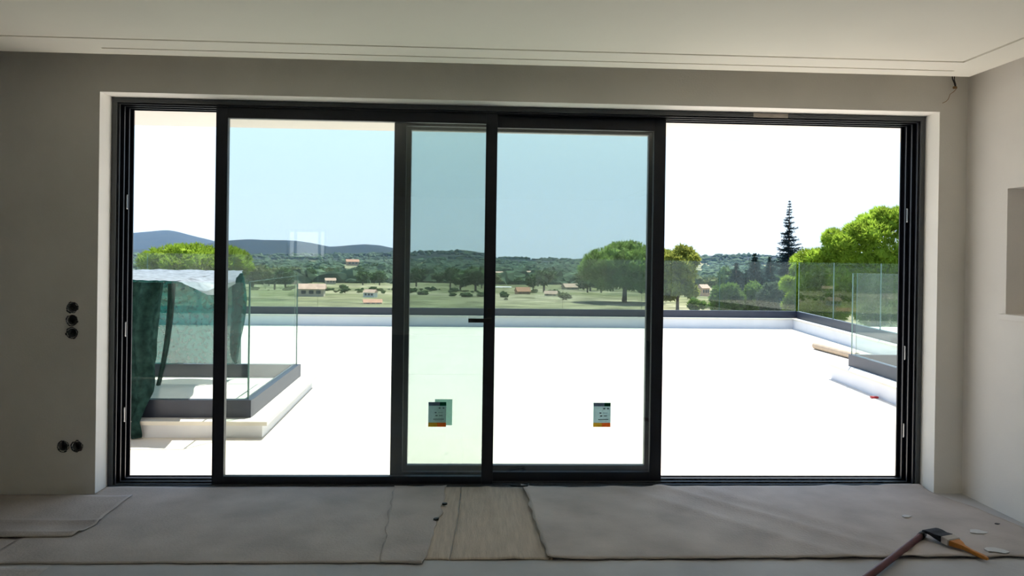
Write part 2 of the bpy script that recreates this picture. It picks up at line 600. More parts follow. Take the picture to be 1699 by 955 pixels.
e = empty('loose_wire', (5.33, -.035, ZC + .19))
tag(e, 'short loose cable ends dangling from the curtain pocket in the corner', 'cable')
MB().tube([(5.316, -.03, ZC + .19), (5.318, -.03, ZC), (5.32, -.032, 2.655), (5.33, -.034, 2.63), (5.337, -.034, 2.605)], .0035, 6).build('cable', M_RUB, e, True)
MB().tube([(5.335, -.03, ZC + .19), (5.333, -.03, ZC), (5.331, -.032, 2.65), (5.338, -.034, 2.625), (5.342, -.034, 2.602)], .003, 6).build('cable', M_RUB, e, True)
MB().tube([(5.325, -.034, 2.600), (5.345, -.034, 2.602)], .008, 8).build('connector', M_COPPER, e, True)
MB().tube([(5.35, -.034, 2.60), (5.33, -.03, 2.575), (5.31, -.025, 2.56), (5.302, -.02, 2.53), (5.29, -.015, 2.515), (5.27, -.01, 2.505)], .0018, 5).build('bare_wire', M_COPPER, e, True)


# ------------------------------------------------------------------ floor coverings
def sheet(name, left, right, label, m, z0=.003, bump=.004, nx=60, ny=30, seed=0, ridges=(), lift=(0, 0), rag=.006, fscale=3., th=.003):
    """left/right: lists of (x, y) from the far edge to the near edge; a laid sheet with waves, ragged edges and its own thickness"""
    def samp(pl, t):
        pl = np.array(pl)
        s = np.linspace(0, 1, len(pl))
        return np.array([np.interp(t, s, pl[:, 0]), np.interp(t, s, pl[:, 1])])
    V = []
    for j in range(ny + 1):
        t = j / ny
        a, b = samp(left, t), samp(right, t)
        for i in range(nx + 1):
            s = i / nx
            p = a * (1 - s) + b * s
            e1 = rag * mnoise.noise((p[0] * 9, p[1] * 9, seed))
            if j in (0, ny):
                p = p + np.array([0, e1])
            if i in (0, nx):
                p = p + np.array([e1, 0])
            h = bump * (1 + mnoise.noise((p[0] * fscale, p[1] * fscale, seed * 3.1)))
            for (rx, ry, ang, wd, amp) in ridges:
                d = (p[0] - rx) * math.cos(ang) + (p[1] - ry) * math.sin(ang)
                h += amp * math.exp(-(d / wd) ** 2)
            h += lift[0] * math.exp(-s * nx / 2.5) + lift[1] * math.exp(-(1 - s) * nx / 2.5)
            V.append((p[0], p[1], z0 + h))
    n = len(V)
    V2 = [(x, y, max(.0005, z - th)) for x, y, z in V]
    f = []
    for j in range(ny):
        for i in range(nx):
            k = j * (nx + 1) + i
            f.append((k, k + nx + 1, k + nx + 2, k + 1))
            f.append((n + k, n + k + 1, n + k + nx + 2, n + k + nx + 1))
    edge = [i for i in range(nx + 1)] + [j * (nx + 1) + nx for j in range(1, ny + 1)] + [ny * (nx + 1) + i for i in range(nx - 1, -1, -1)] + [j * (nx + 1) for j in range(ny - 1, 0, -1)]
    for k in range(len(edge)):
        a, b = edge[k], edge[(k + 1) % len(edge)]
        f.append((a, b, n + b, n + a))
    o = obj(name, V + V2, f, m, smooth=True)
    tag(o, label, 'floor covering', 'protective sheets on the floor')
    return o


R45 = math.radians(40)
sheet('floor_covering', [(.01, .125), (-.02, -1.06)], [(1.86, .125), (1.90, -1.07)], 'large grey felt sheet laid along the door, below the open left side', M_KRAFT, .002, .004, 80, 40, 1, fscale=2)
sheet('floor_covering', [(-1.3, -.03), (-1.3, -1.05)], [(.02, -.03), (.02, -1.06)], 'felt sheet in the dark corner under the folded one', M_KRAFT, .001, .003, 40, 30, 2)
sheet('floor_covering', [(-1.3, -.05), (-1.3, -.74)], [(.25, -.06), (.262, -.42), (.285, -.56), (.245, -.735)], 'folded felt piece lying on top at the dark corner', M_KRAFT, .008, .005, 60, 30, 3,
      ridges=[(0, -.52, math.pi / 2, .03, .012), (0, -.69, math.pi / 2, .025, .012)], lift=(0, .004))
sheet('floor_covering', [(1.80, .13), (1.862, -1.075)], [(2.13, .13), (2.125, -.35), (2.09, -.7), (2.075, -1.075)], 'narrow overlapping strip with a torn edge below the door handle panel', M_KRAFT, .007, .004, 24, 36, 4,
      lift=(.003, .003), rag=.02, fscale=3)
sheet('floor_covering', [(2.08, .125), (2.04, -1.03)], [(2.226, .125), (2.215, -.5), (2.19, -1.035)], 'slim ribbed paper strip beside the torn one', M_KRAFT2, .003, .002, 16, 36, 5, fscale=4)
sheet('floor_covering', [(2.230, .125), (2.219, -.5), (2.194, -1.035)], [(2.72, .12), (2.70, -1.035)], 'ribbed paper sheet in the middle, tucked under the wide one', M_KRAFT2, .002, .003, 30, 36, 6, fscale=3, ridges=[(2.40, 0, .1, .03, .006)])
sheet('floor_covering', [(2.60, .11), (2.635, -.1), (2.645, -.5), (2.668, -1.045)], [(5.24, .13), (5.25, .0), (5.33, -.3), (5.37, -.7), (5.36, -1.05)],
      'widest wrinkled grey sheet reaching to the corner by the brush', M_KRAFT, .007, .005, 110, 44, 7, lift=(.012, 0), rag=.015, fscale=2.5,
      ridges=[(3.55, -.3, R45, .05, .008), (3.95, -.4, R45, .045, .010), (4.25, -.5, R45, .06, .007), (4.9, -.3, R45 * .7, .06, .006), (5.15, .13, math.pi / 2.2, .05, .012)])
sheet('floor_covering', [(-1.3, -1.085), (-1.3, -2.6)], [(.33, -1.085), (.45, -2.6)], 'plain sheet at the bottom corner, nearest the camera', M_KRAFT, .001, .002, 30, 30, 8)

# debris
for i, (x, y, s, lab) in enumerate(((4.80, -.47, .045, 'small white plaster crumb lying behind the brush'), (5.06, -.72, .075, 'long pale plaster flake beside the wall'),
                                    (4.98, -.98, .085, 'broad pale plaster flake nearest the camera'), (5.25, -.60, .025, 'tiny dark chip close to the side wall'))):
    k = 9
    pts = []
    for a in range(k):
        t = 2 * math.pi * a / k
        rr = s * (.55 + .45 * RNG.random())
        pts.append((x + rr * math.cos(t) * .8, y + rr * math.sin(t) * .55))
    z = .0195
    tag(MB().prism(pts, .0165, z).build('plaster_flake', M_RING if i == 3 else M_FLAKE), lab, 'debris', 'crumbs of plaster on the floor')
for x, y, r, lab in ((2.135, -.24, .02, 'dark scrap of torn tape on the strip, farther one'), (2.10, -.50, .022, 'dark scrap of torn tape on the strip, nearer one')):
    pts = [(x + r * math.cos(a) * (.5 + .5 * RNG.random()), y + r * .8 * math.sin(a) * (.5 + .5 * RNG.random())) for a in np.linspace(0, 2 * math.pi, 8)[:-1]]
    tag(MB().prism(pts, .012, .022).build('tape_scrap', M_RUB), lab, 'debris', 'torn scraps')
e = empty('loose_strap', (2.58, .05, .02))
tag(e, 'thin black looped strap lying at the foot of the door', 'strap')
MB().tube([(2.52, .12, .022), (2.55, .085, .026), (2.60, .06, .030), (2.645, .055, .034), (2.655, .085, .036), (2.63, .12, .030)], .005, 6).build('loop', M_RUB, e, True)

# pole and brush
pz = .026
e = empty('pole', (4.35, -1.1, pz))
tag(e, 'burgundy round wooden pole lying on the floor under the brush', 'pole')
MB().tube([(3.72, -1.68, pz), (4.30, -1.155, pz), (4.680, -.812, pz + .002)], .0165, 14).build('shaft', M_POLE, e, True)
MB().tube([(4.676, -.816, pz + .002), (4.715, -.780, pz + .003)], .0180, 14).build('end_cap', M_RUB, e, True)

brush = empty('paint_brush', (4.80, -.88, .03))
tag(brush, 'flat paint brush with black bristles and an orange handle', 'brush')
bd = Vector((-.33, .944, 0)).normalized()
bn = Vector((bd.y, -bd.x, 0))
b0 = Vector((4.850, -1.10, .018))


def brush_strip(sec, name, m):
    """sec: (distance along, half width, z low, z high, sideways)"""
    v, f = [], []
    for s, hw, za, zb, sd in sec:
        c = b0 + bd * s + bn * sd
        for a, z in ((-1, za), (1, za), (1, zb), (-1, zb)):
            v.append((c.x + bn.x * hw * a, c.y + bn.y * hw * a, z))
    for i in range(len(sec) - 1):
        for k in range(4):
            k2 = (k + 1) % 4
            f.append((i * 4 + k, i * 4 + k2, i * 4 + 4 + k2, i * 4 + 4 + k))
    f += [(3, 2, 1, 0), tuple(len(v) - 4 + k for k in range(4))]
    o = obj(name, v, f, m, brush)
    bm = bmesh.new()
    bm.from_mesh(o.data)
    bmesh.ops.recalc_face_normals(bm, faces=bm.faces[:])
    bmesh.ops.bevel(bm, geom=bm.edges[:], offset=.003, segments=2, affect='EDGES')
    bm.to_mesh(o.data)
    bm.free()
    return o


brush_strip([(0, .008, .014, .026, 0), (.03, .012, .014, .032, 0), (.09, .010, .018, .036, 0), (.13, .013, .022, .042, 0), (.155, .030, .024, .048, 0), (.185, .040, .026, .052, 0)], 'brush_handle', M_WOODH)
brush_strip([(.183, .046, .024, .056, 0), (.225, .047, .028, .062, 0)], 'ferrule', M_STEEL)
brush_strip([(.223, .046, .028, .062, 0), (.262, .050, .040, .060, -.004), (.285, .052, .050, .065, -.007), (.312, .054, .051, .065, -.010), (.325, .050, .052, .062, -.012)], 'bristles', M_BRIS)

# ------------------------------------------------------------------ the terrace
ZT = -.02
tf = empty('terrace_floor', (3, 6, ZT))
tag(tf, 'white sunlit terrace paving outside the door', 'terrace floor', kind='structure')
box('slab', (-8, .372, -.32), (14, 4.926, ZT), M_TERR, tf)
box('slab', (-8, 4.934, -.32), (14, 12.6, ZT), M_TERR, tf)
box('joint', (-8, 4.926, -.32), (14, 4.934, ZT - .006), M_CHAN, tf)
tag(box('terrace_base', (-8, .372, -5.5), (14, 12.5, -.33), M_UPST), 'rendered storey under the terrace', 'building', kind='structure')
rf = MB().box((-9, .38, 2.475), (15, 1.32, 2.60)).box((-9, 1.32, 2.475), (15, 1.36, 2.95)).box((-9, YB - .6, 2.95), (15, 1.36, 3.1))
tag(rf.build('roof_overhang', M_SOFF), 'pale rendered roof overhang above the terrace door', 'roof', kind='structure')
tag(box('wall_outer', (-9, .0, -.3), (XL - .25, .37, 2.9), M_UPST), 'white outer house wall beyond the room', 'wall', kind='structure')


def off(p, q, d):
    """line p-q moved sideways (to its left when walking p to q) by d"""
    p, q = np.array(p, float), np.array(q, float)
    t = (q - p) / np.linalg.norm(q - p)
    nn = np.array([-t[1], t[0]]) * d
    return tuple(p + nn), tuple(q + nn)


def run_strip(mbd, p, q, d0, d1, z0, z1, m=0):
    a, b = off(p, q, d0)
    d, c = off(p, q, d1)
    poly = [a, b, c, d]
    ar = sum(poly[i][0] * poly[(i + 1) % 4][1] - poly[(i + 1) % 4][0] * poly[i][1] for i in range(4))
    mbd.prism(poly if ar > 0 else poly[::-1], z0, z1, m)


def glass_run(e, p, q, width, z0, z1, first=None, d=0.):
    """row of upright panes with narrow gaps"""
    p, q = np.array(off(p, q, d)[0]), np.array(off(p, q, d)[1])
    L = np.linalg.norm(q - p)
    t = (q - p) / L
    s = 0
    nxt = first if first else width
    while s < L - .02:
        en = min(L, nxt)
        pane('glass_pane', p + t * (s + .006), p + t * (en - .006), .016, z0, z1, e, [M_BGLASS, M_GEDGE])
        s, nxt = en, nxt + width


# --- plinth and glass box by the left of the opening
LB = [(.452, 1.675), (.362, 3.735)]       # right-hand glass line, near to far
k1 = empty('plinth', (-1.2, 2.7, ZT))
tag(k1, 'white plinth with limestone coping carrying the netted glass box', 'plinth', kind='structure')
MB().prism([(-4.2, 1.520), (.58, 1.520), (.47, 3.91), (-4.2, 3.91)], ZT, .087).build('upstand', M_UPST, k1)
MB().prism([(-4.23, 1.488), (.625, 1.488), (.515, 3.94), (-4.23, 3.94)], .087, .119).build('coping', M_COPE, k1)
g1 = empty('glass_balustrade', (-1.2, 1.66, .119))
tag(g1, 'glass balustrade box half covered by green netting', 'balustrade')
lb0, lb1 = LB
m_ = MB()
m_.prism([(-4.0, 1.600), (.452, 1.675 - .035), (.452, 1.675 + .035), (-4.0, 1.670)], .119, .265)
m_.build('base_channel', M_CHAN, g1)
m_ = MB()
run_strip(m_, (lb0[0], lb0[1] + .036), lb1, 0, .075, .119, .262)
m_.build('base_channel', M_CHAN, g1)
m_ = MB()
m_.box((-4.0, 3.738, .119), (lb1[0], 3.81, .259))
m_.build('base_channel', M_CHAN, g1)
glass_run(g1, (lb0[0] - .02, 1.668), (-3.9, 1.625), 1.75, .262, 1.236)
glass_run(g1, (lb0[0] - .012, lb0[1] + .01), (lb1[0] - .012, lb1[1] + .03), 2.2, .258, 1.245, d=.025)
glass_run(g1, (lb1[0] - .06, 3.775), (-3.9, 3.775), 1.75, .255, 1.28)

# --- plinth and glass box by the right of the opening
RB = [(6.700, 2.2), (6.893, 4.79)]
k2 = empty('plinth', (7.8, 3.2, ZT))
tag(k2, 'white plinth with limestone coping beside the red scrap', 'plinth', kind='structure')
MB().prism([(6.62, 1.2), (8.10, 1.2), (8.45, 4.80), (6.893, 4.80)], ZT, .150).build('upstand', M_UPST, k2)
MB().prism([(6.595, 1.17), (8.10, 1.17), (8.45, 4.83), (6.866, 4.83)], .150, .172).build('coping', M_COPE, k2)
g2 = empty('glass_balustrade', (7.5, 3.5, .172))
tag(g2, 'uncovered glass balustrade box on the plinth at the open side', 'balustrade')
m_ = MB()
run_strip(m_, (6.835, 1.3), (7.046, 4.655), 0, -.075, .172, .317)
m_.build('base_channel', M_CHAN, g2)
m_ = MB().box((7.05 + .075, 4.585, .172), (8.42, 4.655, .317))
m_.build('base_channel', M_CHAN, g2)
glass_run(g2, (7.046, 4.65), (6.835, 1.3), 1.75, .314, 1.345, d=.035)
glass_run(g2, (7.12, 4.62), (8.40, 4.62), 1.75, .314, 1.345)

# --- long kerb and balustrade at the far edge of the terrace
FA, FB, FC = (-7.9, 11.28), (9.40, 11.83), (8.36, 3.0)
k3 = empty('kerb', (1, 11.8, ZT))
tag(k3, 'low white kerb with thin stone cap along the far terrace edge', 'kerb', kind='structure')
m_ = MB(); run_strip(m_, FA, FB, 0, .5, ZT, .183); m_.build('upstand', M_UPST, k3)
m_ = MB(); run_strip(m_, FA, (FB[0] + .03, FB[1]), -.02, .5, .183, .212); m_.build('coping', M_COPE, k3)
m_ = MB(); run_strip(m_, FC, FB, 0, -.5, ZT, .183); m_.build('upstand', M_UPST, k3)
m_ = MB(); run_strip(m_, FC, FB, .02, -.5, .183, .2121); m_.build('coping', M_COPE, k3)
g3 = empty('glass_balustrade', (1, 11.9, .212))
tag(g3, 'long glass balustrade along the far terrace edge and its corner', 'balustrade')
FB2 = (FB[0] + .13, FB[1] + .12)
m_ = MB(); run_strip(m_, (FA[0], FA[1] + .12), FB2, 0, .08, .212, .368); m_.build('base_channel', M_CHAN, g3)
m_ = MB(); run_strip(m_, (FC[0] + .13, FC[1]), FB2, 0, -.08, .212, .368); m_.build('base_channel', M_CHAN, g3)
glass_run(g3, FB2, (FA[0], FA[1] + .12), 1.77, .36, 1.472, d=-.04)
glass_run(g3, FB2, (FC[0] + .13, FC[1]), 2.2, .36, 1.472, d=.04)

# --- tube and scrap
tb = MB()
for (ya, yb_) in ((8.03, 6.60),):
    seg = 18
    ro, ri = .062, .052
    ring = [(math.cos(2 * math.pi * k / seg), math.sin(2 * math.pi * k / seg)) for k in range(seg)]
    v, f = [], []
    for r_, y_ in ((ro, ya), (ro, yb_), (ri, yb_), (ri, ya)):
        v += [(8.17 + r_ * c, y_, ZT + ro + r_ * s) for c, s in ring]
    for j in range(4):
        for k in range(seg):
            k2 = (k + 1) % seg
            j2 = (j + 1) % 4
            f.append((j * seg + k, j * seg + k2, j2 * seg + k2, j2 * seg + k))
    tb.add(v, f)
tag(tb.build('cardboard_tube', M_CARD), 'brown cardboard tube lying on the terrace behind the glass box', 'tube')
tag(MB().box((6.69, 3.42, ZT), (6.77, 3.46, ZT + .022)).build('plastic_scrap', M_RED, bevel=.004), 'tiny red plastic scrap on the terrace beside the plinth', 'scrap')


# --- green net over the left glass box, sun sheen coloured into its top cloth
def cloth(name, fn, nu, nv, m, parent, th=0):
    V = [fn(i / nu, j / nv) for j in range(nv + 1) for i in range(nu + 1)]
    f = [(j * (nu + 1) + i, j * (nu + 1) + i + 1, (j + 1) * (nu + 1) + i + 1, (j + 1) * (nu + 1) + i) for j in range(nv) for i in range(nu)]
    return obj(name, V, f, m, parent, smooth=True)


nz = lambda x, y, z: mnoise.noise((x, y, z))
net = empty('shade_net', (-.8, 2.6, 1.25))
tag(net, 'green shade net draped over the glass box with sun sheen coloured into its top', 'net')


def onY(x, y, Y):
    d = ray(x, y)
    return CAM + d * ((Y - CAM[1]) / d[1])


def f_top(u, t):
    xr = .27 - .53 * t + .03 * nz(t * 5, 0, 3)
    x = -3.2 + (xr + 3.2) * u
    y = 1.60 + 2.15 * t
    s_ = math.exp(-((x - .03) / .16) ** 2)
    z = 1.246 + .040 * t + .012 * nz(x * 4, y * 3, 1) + .008 * nz(x * 14, y * 12, 4) + .004 * nz(x * 30, y * 25, 2)
    z -= .13 * s_ * math.exp(-((t - .10) / .16) ** 2)
    if x > -.2:
        y += .10 * (1 - t)
    return (x, y, z + .006)


cloth('top_cloth', f_top, 150, 60, M_NETSHEEN, net)


def f_rear(u, t):
    x = -2.6 + (2.6 - .25) * u
    z = 1.28 - 1.005 * t
    fold = math.sin(x * 13 + 2.2 * math.sin(z * 2.2) + 2 * nz(x * 2, z, 1))
    y = 3.690 - .05 * (1 + nz(x * 3.5, z * 1.1, 7)) - .03 * fold * (.3 + t)
    return (x, y, z)


cloth('rear_drape', f_rear, 150, 44, M_NET, net)
FE = [(270, 469), (268, 520), (264, 560), (263, 590), (256, 622), (252, 650), (241, 680), (233, 700), (234, 722), (232, 737)]


def f_front(u, t):
    k = t * (len(FE) - 1)
    i = min(int(k), len(FE) - 2)
    f_ = k - i
    px = FE[i][0] * (1 - f_) + FE[i + 1][0] * f_
    py = FE[i][1] * (1 - f_) + FE[i + 1][1] * f_
    Y0 = 1.555 if t < .62 else 1.555 - .10 * min(1, (t - .62) / .2)
    e_ = onY(px, py, Y0)
    wide = .9 - .45 * max(0, t - .5)
    x = e_[0] - wide * (1 - u)
    z = max(e_[2], ZT + .01)
    y = Y0 - .03 * math.sin(x * 42 + 2.5 * nz(x * 3, z * 2, 2)) + .035 * nz(x * 6, z * 3.5, 5)
    if t < .08:
        y += .05 * (1 - t / .08)
    return (x, y, z)


cloth('front_drape', f_front, 90, 70, M_NETF, net)


def f_fold(u, t):
    p = onY(285 - 4 * t - 20 * t * t, 470 + 170 * t, 1.74)
    x = p[0] + (u - .5) * (.060 - .025 * t)
    y = 1.735 + .02 * math.sin(u * 9) + .02 * t
    return (x, y, p[2])


cloth('gathered_fold', f_fold, 8, 24, M_NETF, net)


def f_tail(u, t):
    wdt = (.11 + .03 * math.sin(t * 4)) * (1 if t < .9 else max(.05, 1 - ((t - .9) / .1) ** 2))
    x = -.245 - .05 * (1 - t) + (u - .5) * wdt + .03 * math.sin(t * 5)
    z = 1.275 - .985 * t
    y = 3.60 - .05 * math.sin(u * 5 + t * 3) - .04 * t
    return (x, y, z)


cloth('hanging_tail', f_tail, 12, 50, M_NET, net)

# ------------------------------------------------------------------ land, sea and haze
M_LAND = None


def land_mat():
    m, t, p, o = new_mat('countryside')
    p.inputs['Roughness'].default_value = 1
    p.inputs['Specular IOR Level'].default_value = .1
    g = t.nodes.new('ShaderNodeNewGeometry')
    def nz_(sc, det=6):
        n = t.nodes.new('ShaderNodeTexNoise')
        n.inputs['Scale'].default_value = sc
        n.inputs['Detail'].default_value = det
        t.links.new(g.outputs['Position'], n.inputs['Vector'])
        return n
    def ramp(src, stops):
        r = t.nodes.new('ShaderNodeValToRGB')
        el = r.color_ramp.elements
        el[0].position, el[0].color = stops[0]
        el[1].position, el[1].color = stops[-1]
        for s in stops[1:-1]:
            q = el.new(s[0])
            q.color = s[1]
        t.links.new(src, r.inputs[0])
        return r
    a = ramp(nz_(.012).outputs[0], [(.33, (.08, .09, .04, 1)), (.47, (.17, .165, .08, 1)), (.58, (.30, .26, .17, 1)), (.70, (.11, .13, .05, 1))])
    b = ramp(nz_(.22, 9).outputs[0], [(.36, (.45, .47, .42, 1)), (.62, (1.1, 1.1, 1.1, 1))])
    mx = t.nodes.new('ShaderNodeMix')
    mx.data_type = 'RGBA'
    mx.blend_type = 'MULTIPLY'
    mx.inputs[0].default_value = 1
    t.links.new(a.outputs[0], mx.inputs[6])
    t.links.new(b.outputs[0], mx.inputs[7])
    t.links.new(mx.outputs[2], p.inputs['Base Color'])
    return m


M_LAND = land_mat()
AZ0, AZ1, NA, NR = -50, 56, 320, 150
rs = np.geomspace(22, 9500, NR)
B_R = [22, 60, 110, 160, 300, 600, 1200, 2000, 2600, 3600, 5500, 9500]
B_Z = [-5.2, -5.0, -4.7, -6.2, -11, -16.5, -19, -19, -24, -58, -75, -85]


def ridge(pts, r):
    """skyline traced in the picture -> azimuth (deg), height at that distance"""
    out = []
    for x, y in pts:
        p = at(x, y, r)
        out.append((math.degrees(math.atan2(p[0] - CAM[0], p[1] - CAM[1])), p[2]))
    out.sort()
    return np.array(out)


RIDGES = [
    (6800, 1100, ridge([(-60, 400), (60, 392), (150, 388), (218, 386), (275, 381), (292, 383), (330, 393), (360, 400), (420, 413), (500, 424), (600, 436)], 6800)),
    (4300, 700, ridge([(100, 418), (218, 414), (300, 409), (380, 399), (412, 397), (450, 398), (490, 399), (520, 403), (548, 409), (575, 407), (605, 405), (630, 407), (652, 411), (685, 419), (760, 428), (830, 440)], 4300)),
    (2400, 450, ridge([(-60, 425), (200, 424), (420, 424), (600, 424), (685, 420), (720, 419), (765, 418), (800, 423), (830, 429), (900, 431), (960, 433), (1050, 433), (1130, 426), (1160, 424), (1280, 426), (1400, 425), (1550, 424), (1700, 424)], 2400)),
]


def land_z(az, r, px=None):
    z = float(np.interp(r, B_R, B_Z))
    for rr, wd, tab in RIDGES:
        top = float(np.interp(az, tab[:, 0], tab[:, 1]))
        base = float(np.interp(rr, B_R, B_Z))
        z = max(z, z + 0) + max(0, top - base) * math.exp(-((r - rr) / wd) ** 2)
    return z


V, Fc = [], []
for j, r in enumerate(rs):
    for i in range(NA + 1):
        az = AZ0 + (AZ1 - AZ0) * i / NA
        x, y = CAM[0] + r * math.sin(math.radians(az)), CAM[1] + r * math.cos(math.radians(az))
        z = land_z(az, r)
        k = min(1, r / 250)
        z += k * (1.2 * mnoise.noise((x * .02, y * .02, 0)) + min(r * .0009, 3.0) * mnoise.noise((x * .005, y * .005, 3)))
        V.append((x, y, z))
for j in range(NR - 1):
    for i in range(NA):
        a = j * (NA + 1) + i
        Fc.append((a, a + 1, a + NA + 2, a + NA + 1))
M_HILL = mat('wooded_hill', (.008, .015, .015), 1, scale=.01, col2=(.018, .025, .020), spec=.1)
land = obj('land', V, Fc, [M_LAND, M_HILL], smooth=True, midx=[1 if rs[k // NA] > 1900 else 0 for k in range(len(Fc))])
tag(land, 'rolling green countryside with hazy hills beyond the terrace', 'land', kind='structure')
M_SEA = mat('sea_water', (.03, .07, .10), .25, bump=.1, bscale=.05)
tag(obj('sea', [(-40000, 2600, -62), (40000, 2600, -62), (60000, 70000, -62), (-60000, 70000, -62)], [(0, 1, 2, 3)], M_SEA), 'pale blue sea on the far horizon', 'sea', kind='structure')
tag(obj('garden_ground', [(-120, 12.4, -5.45), (140, 12.4, -5.45), (140, 40, -5.1), (-120, 40, -5.1)], [(0, 1, 2, 3)], M_LAND), 'grass at the foot of the house', 'ground', kind='structure')


def ground_at(p):
    dx, dy = p[0] - CAM[0], p[1] - CAM[1]
    r = math.hypot(dx, dy)
    return land_z(math.degrees(math.atan2(dx, dy)), r)


# ------------------------------------------------------------------ trees
def leaf_mat(name, col, transl=.35, scale=.8, var=.4):
    return sheer_mat(name, col, transl, 0, scale, var)


M_PINE = leaf_mat('pine_needles', (.28, .39, .045), .52, .9, .45)
M_PINE3 = leaf_mat('flat_pine_needles', (.20, .29, .03), .45, .9, .45)
M_PINE2 = leaf_mat('pine_needles_dark', (.23, .33, .09), .4, .5, .35)
M_OLIVE = leaf_mat('yellow_green_leaf', (.26, .28, .06), .35, .5, .25)
M_SHRUB = leaf_mat('shrub_leaf', (.12, .19, .045), .35, .9, .3)
M_GREYL = leaf_mat('grey_green_leaf', (.085, .115, .075), .3, .9, .3)
M_FIR = leaf_mat('blue_fir_needles', (.030, .048, .055), .2, 1.2, .3)
M_CEDAR = leaf_mat('cedar_needles', (.035, .062, .060), .25, 1.0, .35)
M_BARK = mat('bark', (.11, .08, .06), .9, var=.3, scale=3, bump=.4, bscale=12)
M_WOODS = leaf_mat('far_woodland', (.080, .112, .068), .15, .05, .6)
M_VTREE = leaf_mat('valley_leaf', (.095, .145, .06), .25, .4, .4)
M_VTREE2 = leaf_mat('valley_leaf_olive', (.15, .17, .075), .25, .4, .3)


def ico(sub):
    bm = bmesh.new()
    bmesh.ops.create_icosphere(bm, subdivisions=sub, radius=1)
    v = np.array([q.co[:] for q in bm.verts])
    f = np.array([[q.index for q in p.verts] for p in bm.faces])
    bm.free()
    return v, f


ICO1, ICO2 = ico(1), ico(2)


def tufts(pos, nrm, size, k, width, spread, rng):
    """sprays of k narrow pointed leaves round each outward direction; returns vertices (triangles in order)"""
    n = len(pos)
    P = np.repeat(pos, k, 0)
    N = np.repeat(nrm, k, 0) + rng.normal(0, spread, (n * k, 3))
    N /= np.linalg.norm(N, axis=1, keepdims=True) + 1e-9
    L = np.repeat(size, k)[:, None] * (.6 + .6 * rng.random((n * k, 1)))
    A = np.cross(N, rng.normal(0, 1, (n * k, 3)))
    A /= np.linalg.norm(A, axis=1, keepdims=True) + 1e-9
    wv = A * L * width
    v = np.empty((n * k, 3, 3))
    v[:, 0] = P - wv
    v[:, 1] = P + wv
    v[:, 2] = P + N * L
    return v.reshape(-1, 3)


def crown_mesh(clumps, per, size, k, width, spread, rng, core=.80, upbias=.25, flat=1.):
    """clumps: (centre, radii). Leaf sprays over each clump's outside, with a solid heart"""
    vs_, fs_ = [], []
    base = 0
    for c, rad in clumps:
        c, rad = np.array(c), np.array(rad)
        d = rng.normal(0, 1, (per, 3))
        d /= np.linalg.norm(d, axis=1, keepdims=True)
        pos = c + d * rad * (.82 + .18 * rng.random((per, 1)))
        nn = d / rad
        nn /= np.linalg.norm(nn, axis=1, keepdims=True)
        nn[:, 2] += upbias
        nn /= np.linalg.norm(nn, axis=1, keepdims=True)
        v = tufts(pos, nn, size * (.7 + .6 * rng.random(per)), k, width, spread, rng)
        vs_.append(v)
        fs_.append(np.arange(len(v)).reshape(-1, 3) + base)
        base += len(v)
        iv, fv = ICO2
        iv = c + iv * rad * core * (1 + .12 * rng.normal(0, 1, (len(iv), 1)))
        vs_.append(iv)
        fs_.append(fv + base)
        base += len(iv)
    return np.concatenate(vs_), np.concatenate(fs_)


def crown(name, parent, *a, m=None, **kw):
    v, f = crown_mesh(*a, **kw)
    return obj(name, v, f.tolist(), m, parent)


def ellipsoid_clumps(c, R, n, rad, rng, lower=-.5, fill=.25):
    """clumps spread over the outside of an ellipsoid crown"""
    out = []
    i = 0
    while len(out) < n and i < n * 40:
        i += 1
        d = rng.normal(0, 1, 3)
        d /= np.linalg.norm(d)
        if d[2] < lower:
            continue
        s = 1 if rng.random() > fill else .6
        rr = rad * (.75 + .5 * rng.random())
        p = np.array(c) + d * np.maximum(np.array(R) - rr * np.array([.95, .95, .85]), np.array(R) * .1) * s * (.92 + .08 * rng.random())
        out.append((p, (rr, rr, rr * .85)))
    return out


def trunk(parent, base, top, r0, r1, forks=(), rng=None):
    m_ = MB()
    b, t = Vector(base), Vector(top)
    mid = b.lerp(t, .5) + Vector((.15, .1, 0)) * (t - b).length * .12
    m_.tube([b, b.lerp(mid, .5), mid, t], [r0, r0 * .85, (r0 + r1) / 2, r1], 9)
    o = m_.build('trunk', M_BARK, parent, True)
    for q in forks:
        q = Vector(q)
        m2 = MB()
        s = mid.lerp(t, .3)
        m2.tube([s, s.lerp(q, .5) + Vector((0, 0, -.1)), q], [r1 * 1.1, r1 * .8, r1 * .4], 7)
        m2.build('branch', M_BARK, o, True)


def place(px, py, r):
    p = at(px, py, r)
    return p


